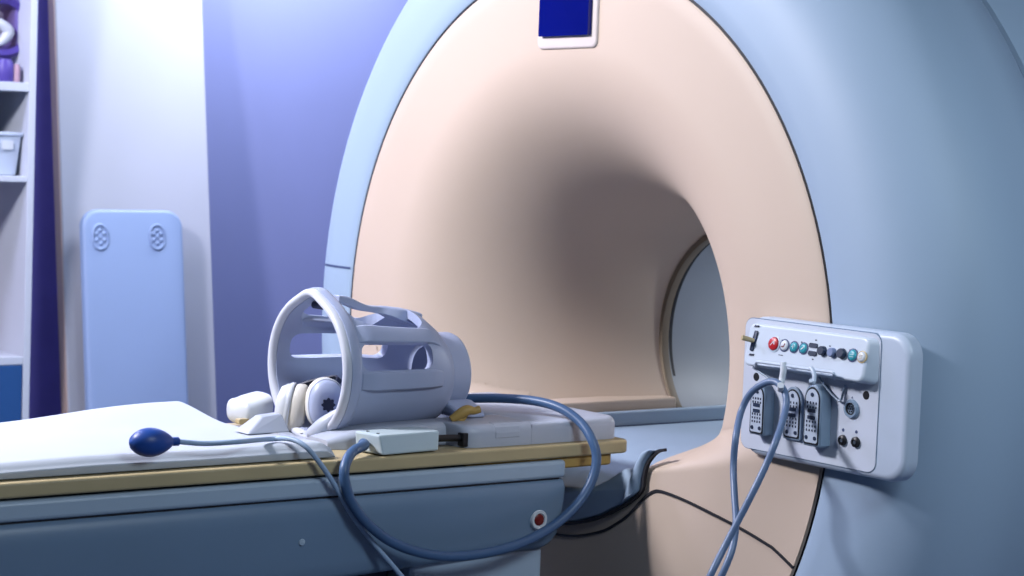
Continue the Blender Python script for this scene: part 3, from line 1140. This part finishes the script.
b, mm = button(163, 133, 0.0138, 'red', 'panel', 0.006)
glyph(mm, [((-0.005, -0.004), (0.004, 0.005)), ((0.004, 0.005), (0.006, -0.002))], 'white', 0.0064, 0.0018, b)
b, mm = button(195, 138, 0.0105, 'white')
glyph(mm, [((-0.005, -0.003), (0.001, -0.003)), ((0.001, -0.003), (0.004, 0.004))], 'darkred', 0.0046, 0.0022, b)
b, mm = button(224, 143, 0.0100, 'teal')
glyph(mm, [((-0.004, 0), (0.004, 0)), ((0, -0.004), (0, 0.004))], 'jbox', 0.0046, 0.0014, b)
b, mm = button(253, 147, 0.0100, 'teal')
glyph(mm, [((-0.004, -0.003), (0.004, 0.003))], 'white', 0.0046, 0.002, b)
b, mm = button(402, 168, 0.0108, 'teal')
glyph(mm, [((-0.005, 0.001), (0.005, 0.001)), ((-0.005, -0.003), (0.005, -0.003))], 'jbox', 0.0046, 0.0012, b)
b, mm = button(430, 173, 0.0098, 'white', 'rail')
glyph(mm, [((-0.004, 0.003), (0.003, 0.003)), ((-0.004, 0), (0.002, 0)), ((-0.004, -0.003), (0.003, -0.003))], 'rail', 0.0046, 0.0012, b)
for cx, cy, R, m_ in ((311, 155, 0.0100, 'dark_knob'), (341, 160, 0.0096, 'grey_knob'), (370, 163, 0.0104, 'dark_knob')):
    bar_disc(cx, cy, [(0.0001, 0.009), (R * .8, 0.009), (R * .92, 0.007), (R * .92, 0.003), (R * 1.0, 0.001), (R * 1.0, -0.002)], m_, 'knob')
# pair of slots
for dy in (-12, 12):
    x, z = c6(281, 150 + dy, (YB0 + YB1) / 2)
    bm = NB(); prism(bm, [(a, b) for a, b in rr_poly(0.022, 0.009, 0.003, 4)], 0.002, -0.002, 'y', mtx=Matrix.Translation((x, ybar(z), z)) @ Matrix.Rotation(-tilt, 4, 'X'))
    link('slot', bm, 'dark_knob', cp, smooth=False)
# small printed marks above the controls
marks = [(150, 117), (186, 122), (244, 128), (286, 122), (330, 140), (392, 152), (284, 180)]
for cx, cy, hw_, hh_ in [(a, b, 0.002, 0.0012) for a, b in marks] + [(187, 167, 0.006, 0.0008)]:
    x, z = c6(cx, cy, (YB0 + YB1) / 2)
    bm = NB(); prism(bm, [(-hw_, -hh_), (hw_, -hh_), (hw_, hh_), (-hw_, hh_)], 0.002, -0.0006, 'y', mtx=Matrix.Translation((x, ybar(z), z)) @ Matrix.Rotation(-tilt, 4, 'X'))
    link('printed_mark', bm, 'navy', cp, smooth=False)
# rocker with cream lever at the left end
x, z = c6(103, 124, (YB0 + YB1) / 2)
mt_ = Matrix.Translation((x, ybar(z), z)) @ Matrix.Rotation(-tilt, 4, 'X')
bm = NB(); prism(bm, rr_poly(0.010, 0.042, 0.003, 4), 0.002, -0.003, 'y', 0.001, mtx=mt_ @ Matrix.Rotation(math.radians(8), 4, 'Y'))
rk = link('latch_plate', bm, 'dark_knob', cp, angle=40)
bm = NB(); tube(bm, [mt_ @ Vector((0, 0, 0)), mt_ @ Vector((-0.007, -0.012, 0.001)), mt_ @ Vector((-0.012, -0.024, 0.002))], lambda t: 0.0045 + 0.001 * t, 12, 5)
link('latch_lever', bm, 'rail', rk)
for dz in (0.030, -0.028):
    bm = NB(); prism(bm, [(-0.007, -0.0018), (0.005, -0.0018), (0.007, 0.0018), (-0.005, 0.0018)], 0.002, -0.002, 'y', mtx=mt_ @ Matrix.Translation((0, 0, dz)))
    link('latch_mark', bm, 'navy', rk, smooth=False)


# plate holes, round socket, two jacks
def plate_disc(cx, cy, prof, m, name, parent=None, seg=28):
    x, z = c6(cx, cy, YP)
    bm = NB(); lathe(bm, [(r, -d) for r, d in prof], seg, mtx=Matrix.Translation((x, YP, z)))
    return link(name, bm, m, parent or cp, angle=40)


for cx, cy in ((110, 233), (443, 289)):
    plate_disc(cx, cy, [(0.0001, 0.001), (0.0075, 0.001), (0.0085, 0.0), (0.0085, -0.002)], 'black', 'fixing_hole')
s = plate_disc(400, 330, [(0.0001, 0.003), (0.0115, 0.003), (0.0125, 0.006), (0.0165, 0.006), (0.0185, 0.003), (0.0185, -0.002)], 'plug', 'round_socket')
plate_disc(400, 330, [(0.009, 0.0025), (0.009, 0.0045), (0.0115, 0.0045), (0.0115, 0.0025)], 'black', 'socket_ring', s)
bm = NB()
x, z = c6(400, 330, YP)
for k in range(7):
    a = 2 * PI * k / 6
    r = 0.0055 if k < 6 else 0
    lathe(bm, [(0.0001, -0.0042), (0.0014, -0.0042), (0.0014, -0.002)], 8, mtx=Matrix.Translation((x + r * math.cos(a), YP, z + r * math.sin(a))))
link('socket_pin', bm, 'black', s, smooth=False)
for cx, cy in ((373, 425), (413, 431)):
    j = plate_disc(cx, cy, [(0.0001, 0.004), (0.0045, 0.004), (0.0055, 0.007), (0.0095, 0.005), (0.0105, 0.0), (0.0105, -0.002)], 'black', 'jack')
    plate_disc(cx, cy, [(0.0001, 0.0055), (0.0035, 0.0055), (0.0035, 0.001)], 'steel', 'jack_pin', j, 12)
    plate_disc(cx + 1, cy - 31, [(0.0001, 0.0007), (0.0035, 0.0007), (0.0035, -0.001)], 'seam_blue', 'jack_symbol', seg=6)
plate_disc(401, 296, [(0.0001, 0.0007), (0.0028, 0.0007), (0.0028, -0.001)], 'seam_blue', 'socket_symbol', seg=3)


# ------------------------------------------------------------------ three coil plugs in the panel
def plug(name, label, l, t, r, b, depth, grp=None):
    """arch-topped connector; l, t, r, b of its face in the crop, on its face plane"""
    yf = YP - depth
    xl, zt = c6(l, (t + b) / 2, yf)[0], c6((l + r) / 2, t, yf)[1]
    xr, zb = c6(r, (t + b) / 2, yf)[0], c6((l + r) / 2, b, yf)[1]
    w, h = xr - xl, zt - zb
    cx, cz = (xl + xr) / 2, (zt + zb) / 2

    def arch(w, h, n=12):
        o = [(-w / 2, -h / 2 + .003), (-w / 2 + .003, -h / 2), (w / 2 - .003, -h / 2), (w / 2, -h / 2 + .003)]
        ry = min(w * 0.62, h * 0.4)
        for k in range(n + 1):
            a = PI * k / n
            o.append((w / 2 * math.cos(a), h / 2 - ry + ry * math.sin(a)))
        return o
    tg = thing(name, label, 'connector', (cx, YP - 0.0005, zb), 'coil plugs in the connector panel')
    bm = NB(); prism(bm, [(cx + a, cz + b_) for a, b_ in arch(w, h)], YP - 0.0005, yf, 'y', 0.004 if depth > 0.02 else 0.001)
    body = link('plug_body', bm, 'plug', tg, angle=40)
    bm = NB(); prism(bm, [(cx + a, cz - 0.001 + b_) for a, b_ in arch(w * 0.84, h * 0.92)], yf + 0.002, yf - 0.0008, 'y')
    link('plug_gasket', bm, 'black', tg, smooth=False)
    bm = NB(); prism(bm, [(cx + a, cz - 0.001 + b_) for a, b_ in arch(w * 0.72, h * 0.86)], yf + 0.002, yf - 0.0016, 'y')
    face = link('face_plate', bm, 'plug_face', tg, smooth=False)
    d = yf - 0.0016
    for sx, sz in ((0, h * 0.33), (-w * .24, -h * 0.36), (w * .24, -h * 0.36)):
        bm = NB(); lathe(bm, [(0.0001, -0.0014), (0.0038, -0.0012), (0.0045, 0.001)], 16, mtx=Matrix.Translation((cx + sx, d, cz + sz)))
        link('face_screw', bm, 'dark_knob', face)
    for row, zz in enumerate((0.20, 0.13, 0.02, -0.10, -0.17, -0.24)):
        if row in (2,):
            continue
        for k in range(4):
            xx = (-0.24 + 0.16 * k) * w
            bm = NB(); prism(bm, [(cx + xx - 0.0015, cz + zz * h - 0.0022), (cx + xx + 0.0015, cz + zz * h - 0.0022), (cx + xx + 0.0015, cz + zz * h + 0.0022), (cx + xx - 0.0015, cz + zz * h + 0.0022)], d + 0.001, d - 0.0006, 'y')
            link('contact', bm, 'navy', face, smooth=False)
    for zz in (0.075, -0.035):
        bm = NB(); prism(bm, [(cx + a, cz + zz * h + b_) for a, b_ in rr_poly(w * .42, 0.007, 0.001, 2)], d + 0.001, d - 0.0012, 'y')
        link('key_block', bm, 'dark_knob', face, smooth=False)
    return tg


plug('coil_plug', 'grey arch-topped plug at the left end of the connector panel', 89, 250, 136, 410, 0.026)
plug('coil_plug', 'flat grey socket insert between the two deep plugs of the panel', 192, 262, 247, 424, 0.006)
plug('coil_plug', 'grey arch-topped deep plug nearest the round socket on the panel', 252, 254, 306, 445, 0.028)

# ------------------------------------------------------------------ wire rack and hooks on the panel
hg = thing('cable_rack', 'pale wire rack with two hooks under the panel control bar', 'cable rack', (0.85, YB1, bz0))
yr = YB1 - 0.014


def w3(cx, cy, y):
    return Vector((c6(cx, cy, y)[0], y, c6(cx, cy, y)[1]))


bm = NB()
tube(bm, [w3(108, 205, YP), w3(108, 196, YB1 - 0.004), w3(112, 188, yr), w3(135, 190, yr), w3(180, 196, yr), w3(230, 204, yr), w3(300, 214, yr), w3(338, 219, yr), w3(345, 226, yr + .004), w3(346, 240, YP)], 0.0030, 10, 5)
link('rack_line', bm, 'panel', hg)
bm = NB()
tube(bm, [w3(192, 190, yr - 0.002), w3(192, 215, yr - 0.004), w3(188, 240, yr - 0.006), w3(183, 262, yr - 0.014), w3(183, 270, yr - 0.03), w3(184, 258, yr - 0.042)], 0.0065, 12, 6)
link('hook', bm, 'white', hg)
bm = NB()
tube(bm, [w3(275, 207, yr - 0.002), w3(281, 212, yr - 0.004), w3(286, 228, yr - 0.006), w3(284, 248, yr - 0.010), w3(278, 252, yr - 0.022), w3(276, 244, yr - 0.03)], 0.0042, 12, 6)
link('hook', bm, 'panel', hg)
bm = NB()  # thin grey bent line close to the plate
tube(bm, [w3(300, 232, YP - .01), w3(325, 270, YP - .008), w3(362, 306, YP - .006), w3(372, 285, YP - .004), w3(380, 258, YP - .003)], 0.0022, 8, 5)
link('rack_line', bm, 'plug', hg)
bm = NB()  # second thin grey line, slanting across the plate's left part
tube(bm, [w3(100, 205, YP - .01), w3(140, 232, YP - .012), w3(175, 262, YP - .014)], 0.0022, 8, 5)
link('rack_line', bm, 'plug', hg)

# ------------------------------------------------------------------ cable hung over the hook
yh = yr - 0.022
hc = thing('hanging_cable', 'slate blue cable hung over the panel hook with both ends falling to the floor', 'cable', tuple(at(735, 530, y=-0.25)))
bm = NB()
A = [(700, 598, -.34), (712, 572, -.32), (724, 548, -.29), (737, 523, -.265), (752, 494, -.24), (766, 465, -.21), (777, 438, -.185), (785, 412, yh - .02), (786, 397, yh - .006), (781, 386, yh), (773, 381.5, yh), (762, 384.5, yh - .004), (750, 394, yh - .01), (741, 412, yh - .02), (736, 436, -.165), (733.5, 465, -.17), (734.5, 495, -.19), (736, 522, -.215), (733, 546, -.24), (726, 566, -.26), (714, 592, -.28)]
pts = [at(px, py, y=yy) for px, py, yy in A]
a, b = pts[0], pts[-1]
da, db = (a - pts[2]).normalized(), (b - pts[-3]).normalized()
pre = [a + da * 0.10, a + da * 0.22]
pre = [Vector((pre[1].x + 0.40, pre[1].y - 0.45, 0.011)), Vector((pre[1].x + 0.12, pre[1].y - 0.22, 0.013)), Vector((pre[1].x, pre[1].y - 0.06, 0.07)), pre[1], pre[0]]
post = [b + db * 0.12, b + db * 0.26]
post += [Vector((post[1].x - 0.02, post[1].y - 0.08, 0.07)), Vector((post[1].x + 0.08, post[1].y - 0.16, 0.013)), Vector((post[1].x + 0.40, post[1].y - 0.30, 0.011))]
tube(bm, pre + pts + post, 0.0068, 14, 9)
link('cable', bm, 'cable_panel', hc, angle=80)

# ------------------------------------------------------------------ boards leaning on the left wall
def leaning(name, label, cat, xb, slope, yl, yr_, h, th, rc, m, edge, em=None):
    """board standing on the floor at x=xb, leaning back towards the wall"""
    t = thing(name, label, cat, (xb, (yl + yr_) / 2, 0))
    ang_ = math.atan(slope)
    mx = Matrix.Translation((xb, (yl + yr_) / 2, th * math.sin(ang_) + 0.001)) @ Matrix.Rotation(-ang_, 4, 'Y')
    bm = NB()
    pts = [(a, h / 2 + b) for a, b in rr_poly(yr_ - yl, h, rc, 8)]
    prism(bm, pts, -th, 0, 'x', edge, mtx=mx)
    return t, link('board', bm, m, t, angle=40), mx


SL = 0.135


def lean_y(px, py, xb):
    d = CF * FL + CR * (px - 512) - CU * (py - 288)
    # plane x = xb - SL*z
    t = (xb - SL * CAM.z - CAM.x) / (d.x + SL * d.z)
    return CAM + d * t


XB1 = -2.60
yl = (lean_y(57, 30, XB1).y + lean_y(67, 400, XB1).y) / 2
yr1 = (lean_y(204, 10, XB1).y + lean_y(215, 400, XB1).y) / 2
print('white board', yl, yr1, lean_y(57, 30, XB1), lean_y(67, 400, XB1), lean_y(204, 10, XB1), lean_y(215, 400, XB1))
t, o, mx = leaning('leaning_board', 'tall off-white board leaning on the wall behind the blue board', 'board', XB1, SL, yl, yr1, 2.30, 0.05, 0.01, 'board_white', 0.004)
bm = NB(); box(bm, -0.052, -0.004, -(yr1 - yl) / 2 - 0.004, -(yr1 - yl) / 2 + 0.002, 0.005, 2.295, mx)
link('edge_band', bm, 'board_edge', t, smooth=False)

XB2 = -2.49
yl2 = (lean_y(80, 235, XB2).y + lean_y(92, 405, XB2).y) / 2
yr2 = (lean_y(180, 235, XB2).y + lean_y(193, 405, XB2).y) / 2
ztop = lean_y(130, 211, XB2)
h2 = ztop.z / math.cos(math.atan(SL))
print('blue board', yl2, yr2, ztop)
t, o, mx = leaning('spine_board', 'sky blue plastic board with two embossed round grips leaning on the white board', 'board', XB2, SL, yl2, yr2, h2, 0.03, 0.06, 'board_blue', 0.012)
for px, py in ((100, 237), (157, 237)):
    p = mx.inverted() @ lean_y(px, py, XB2)
    for name, prf in (('grip_ring', [(0.030, -0.002), (0.030, 0.003), (0.033, 0.006), (0.037, 0.005), (0.039, -0.002)]),):
        bm = NB(); lathe(bm, prf, 40, axis='x', mtx=mx @ Matrix.Translation((0, p.y, p.z)), fn=lambda r, d, a: r * (1 + 0.22 * math.cos(2 * a)))
        g = link('grip_ring', bm, 'board_blue', t, angle=60)
    bm = NB()
    for k in range(6):
        a = 2 * PI * k / 6
        lathe(bm, [(0.0001, 0.005), (0.006, 0.004), (0.008, -0.001)], 14, axis='x', mtx=mx @ Matrix.Translation((0, p.y + 0.016 * math.sin(a), p.z + 0.022 * math.cos(a))))
    lathe(bm, [(0.0001, 0.006), (0.006, 0.005), (0.008, -0.001)], 14, axis='x', mtx=mx @ Matrix.Translation((0, p.y, p.z)))
    link('grip_stud', bm, 'board_blue', g, angle=60)

# ------------------------------------------------------------------ shelf unit at the far left
XS0, XS1 = XW + 0.014, -2.55
ys = at(36, 100, x=XS1).y
ysi = at(27, 200, x=XS1).y
su = thing('shelf_unit', 'white open shelf unit with a blue lower door at the left edge', 'shelf unit', ((XS0 + XS1) / 2, ys - 0.5, 0))
W = 1.0
bm = NB(); box(bm, XS0, XS1, ysi, ys, 0.0, 2.3); link('side_panel', bm, 'shelf', su, smooth=False, bevel=0.002)
bm = NB(); box(bm, XS0, XS1, ys - W, ys - W + (ys - ysi), 0.0, 2.3); link('side_panel', bm, 'shelf', su, smooth=False, bevel=0.002)
bm = NB(); box(bm, XS0, XS0 + 0.012, ys - W + 0.02, ysi, 0.05, 2.28); link('back_panel', bm, 'shelf_back', su, smooth=False)
zsh = []
for py, pt in ((82, 91), (176, 182), (357, 365)):
    zt, zb = at(14, py, x=XS1).z, at(14, pt, x=XS1).z
    zsh.append(zt)
    bm = NB(); box(bm, XS0 + 0.012, XS1 - 0.002, ys - W + (ys - ysi), ysi, zb, zt)
    link('shelf_board', bm, 'shelf', su, smooth=False, bevel=0.002)
print('shelf', ys, ysi, zsh)
bm = NB(); box(bm, XS0 + 0.012, XS1 - 0.002, ys - W + (ys - ysi), ysi, 2.26, 2.29); link('shelf_board', bm, 'shelf', su, smooth=False, bevel=0.002)
bm = NB(); box(bm, XS0 + 0.012, XS1 - 0.002, ys - W + (ys - ysi), ysi, 0.05, 0.07); link('shelf_board', bm, 'shelf', su, smooth=False, bevel=0.002)
zd = at(14, 365, x=XS1).z
bm = NB(); box(bm, XS1 - 0.018, XS1 - 0.001, ys - W + (ys - ysi), ysi - 0.002, 0.06, zd - 0.002); dr = link('lower_door', bm, 'bin_blue', su, smooth=False, bevel=0.002)
bm = NB(); tube(bm, [(XS1 - 0.001, ys - 0.6, 0.30), (XS1 + 0.02, ys - 0.6, 0.31), (XS1 + 0.02, ys - 0.6, 0.40), (XS1 - 0.001, ys - 0.6, 0.41)], 0.005, 10, 4); link('door_handle', bm, 'steel', dr)

# items on the shelves
XI = XS1 - 0.16
# purple helmet shaped coil on the upper shelf
c = at(-4, 27, x=XI)
pc = thing('spare_coil', 'purple round open coil standing behind the small jars on the top shelf', 'coil', (XI, c.y, zsh[0]))
Ro = 0.105
bm = NB(); lathe(bm, [(Ro, -0.08), (Ro + 0.006, -0.04), (Ro, 0.06), (Ro - 0.012, 0.07), (Ro - 0.030, 0.06), (Ro - 0.030, -0.08)], 48, axis='x', c=(XI, c.y, c.z), closed=True)
link('coil_ring', bm, 'purple', pc, angle=50)
e = at(28, 34, x=XI + 0.05)
bm = NB()
prism(bm, [(c.y + 0.045, c.z + 0.06), (c.y + 0.075, c.z + 0.078), (e.y - 0.02, c.z + 0.035), (e.y, c.z + 0.005), (e.y, c.z - 0.072), (c.y + 0.05, c.z - 0.072)], XI - 0.06, XI + 0.055, 'x')
link('coil_side', bm, 'lilac', pc, smooth=False, bevel=0.006)
bm = NB(); box(bm, XI - 0.05, XI + 0.0, c.y - 0.09, c.y + 0.07, zsh[0] + 0.001, c.z - Ro + 0.012); link('coil_foot', bm, 'purple', pc, smooth=False, bevel=0.004)
q = at(3, 30, x=XI + 0.06)
bm = NB(); tube(bm, [q + Vector((0, -0.05, 0.035)), q + Vector((0, -0.015, 0.022)), q + Vector((0, 0.018, -0.002)), q + Vector((0, 0.004, -0.03)), q + Vector((0, -0.02, -0.05))], lambda t: 0.008 + 0.012 * math.sin(PI * t), 14, 6)
link('coil_pad', bm, 'white', pc)
for k, (px, r, h, lab) in enumerate(((4, 0.03, 0.075, 'small purple round jar in front of the coil on the top shelf'), (15, 0.017, 0.06, 'narrow purple-grey cup nearest the shelf side on the top shelf'))):
    p = at(px, 78, x=XS1 - 0.05)
    bm = NB(); lathe(bm, [(0.0001, 0.001), (r * .9, 0.001), (r, 0.006), (r, h * .8), (r * .8, h * .92), (r * .8, h), (0.0001, h)], 28, axis='z', c=(XS1 - 0.05, p.y, zsh[0]))
    tag(link('jar' if k == 0 else 'cup', bm, 'purple' if k == 0 else 'shelf_back', None, angle=40), lab, 'jar' if k == 0 else 'cup')
# white bin on the middle shelf, dark box behind
yb1 = at(21, 150, x=XS1 - 0.04).y
zb1 = at(10, 132, x=XS1 - 0.04).z
bn = thing('storage_bin', 'pale blue-white plastic bin on the middle shelf', 'bin', (XS1 - 0.14, yb1 - 0.1, zsh[1]))
bm = NB()
rows = []
for z, ins in ((zsh[1] + 0.001, 0.012), (zb1 - 0.012, 0.0), (zb1 - 0.012, -0.006), (zb1, -0.006), (zb1, 0.006), (zsh[1] + 0.006, 0.016)):
    xa_, xb_, ya_, yb_ = XS1 - 0.24, XS1 - 0.04, yb1 - 0.25, yb1
    rows.append([bm.verts.new(p) for p in ((xa_ + ins, ya_ + ins, z), (xb_ - ins, ya_ + ins, z), (xb_ - ins, yb_ - ins, z), (xa_ + ins, yb_ - ins, z))])
for A_, B_ in zip(rows, rows[1:]):
    for k in range(4):
        bm.faces.new((A_[k], A_[(k + 1) % 4], B_[(k + 1) % 4], B_[k]))
bm.faces.new(rows[0]); bm.faces.new(rows[-1])
link('bin_body', bm, 'bin_white', bn, smooth=False, bevel=0.003)
p = at(8, 145, x=XS1 - 0.035)
bm = NB(); prism(bm, [(p.y + a, p.z + b) for a, b in rr_poly(0.04, 0.03, 0.006, 4)], XS1 - 0.041, XS1 - 0.037, 'x'); link('label_holder', bm, 'white', bn, smooth=False)
zt2 = at(10, 119, x=XS1 - 0.27).z
bm = NB(); box(bm, XS1 - 0.39, XS1 - 0.265, yb1 - 0.27, yb1 + 0.02, zsh[1] + 0.001, zt2 + 0.02)
tag(link('carton', bm, 'navy', None, smooth=False, bevel=0.004), 'dark blue box behind the white bin on the middle shelf', 'box')

# ------------------------------------------------------------------ light
def area(name, loc, target, size, power, color, sy=None):
    l = bpy.data.lights.new(name, 'AREA')
    l.energy = power
    l.color = color
    l.shape = 'RECTANGLE'
    l.size = size
    l.size_y = sy or size
    o = bpy.data.objects.new(name, l)
    COL.objects.link(o)
    o.location = loc
    o.rotation_euler = (Vector(target) - Vector(loc)).to_track_quat('-Z', 'Y').to_euler()
    return o


area('key_lamp', (-0.8, -2.3, 2.74), (0.1, 0, 0.9), 0.5, 235, (0.95, 0.93, 1.0))
area('left_lamp', (-2.0, -1.3, 2.74), (-0.3, 0, 0.9), 0.5, 75, (0.68, 0.68, 1.0))
area('wall_lamp', (-1.9, 0.6, 2.74), (-3.0, 0.5, 1.3), 0.8, 58, (0.80, 0.86, 1.0))
area('corner_lamp', (-2.6, 1.05, 2.75), (-3.0, 0.9, 1.9), 0.4, 44, (0.82, 0.88, 1.0))
area('side_fill', (3.0, -0.5, 2.77), (1.3, 0.0, 0.9), 1.0, 100, (0.76, 0.89, 1.0))  # unseen fill added to brighten the right side of the shell
area('bore_fill', (0.08, 1.15, 1.2), (-0.2, 0.85, 0.95), 0.08, 2.6, (0.9, 0.95, 1.0))  # small unseen fill light added to lift the bore liner
wd_ = bpy.data.worlds.new('world')
sc.world = wd_
wd_.use_nodes = True
wd_.node_tree.nodes['Background'].inputs[0].default_value = (0.2, 0.3, 0.6, 1)
wd_.node_tree.nodes['Background'].inputs[1].default_value = 0.2

sc.view_settings.view_transform = 'Standard'
sc.view_settings.look = 'None'
sc.view_settings.exposure = 0.0
sc.view_settings.gamma = 1.0
sc.view_settings.use_curve_mapping = False
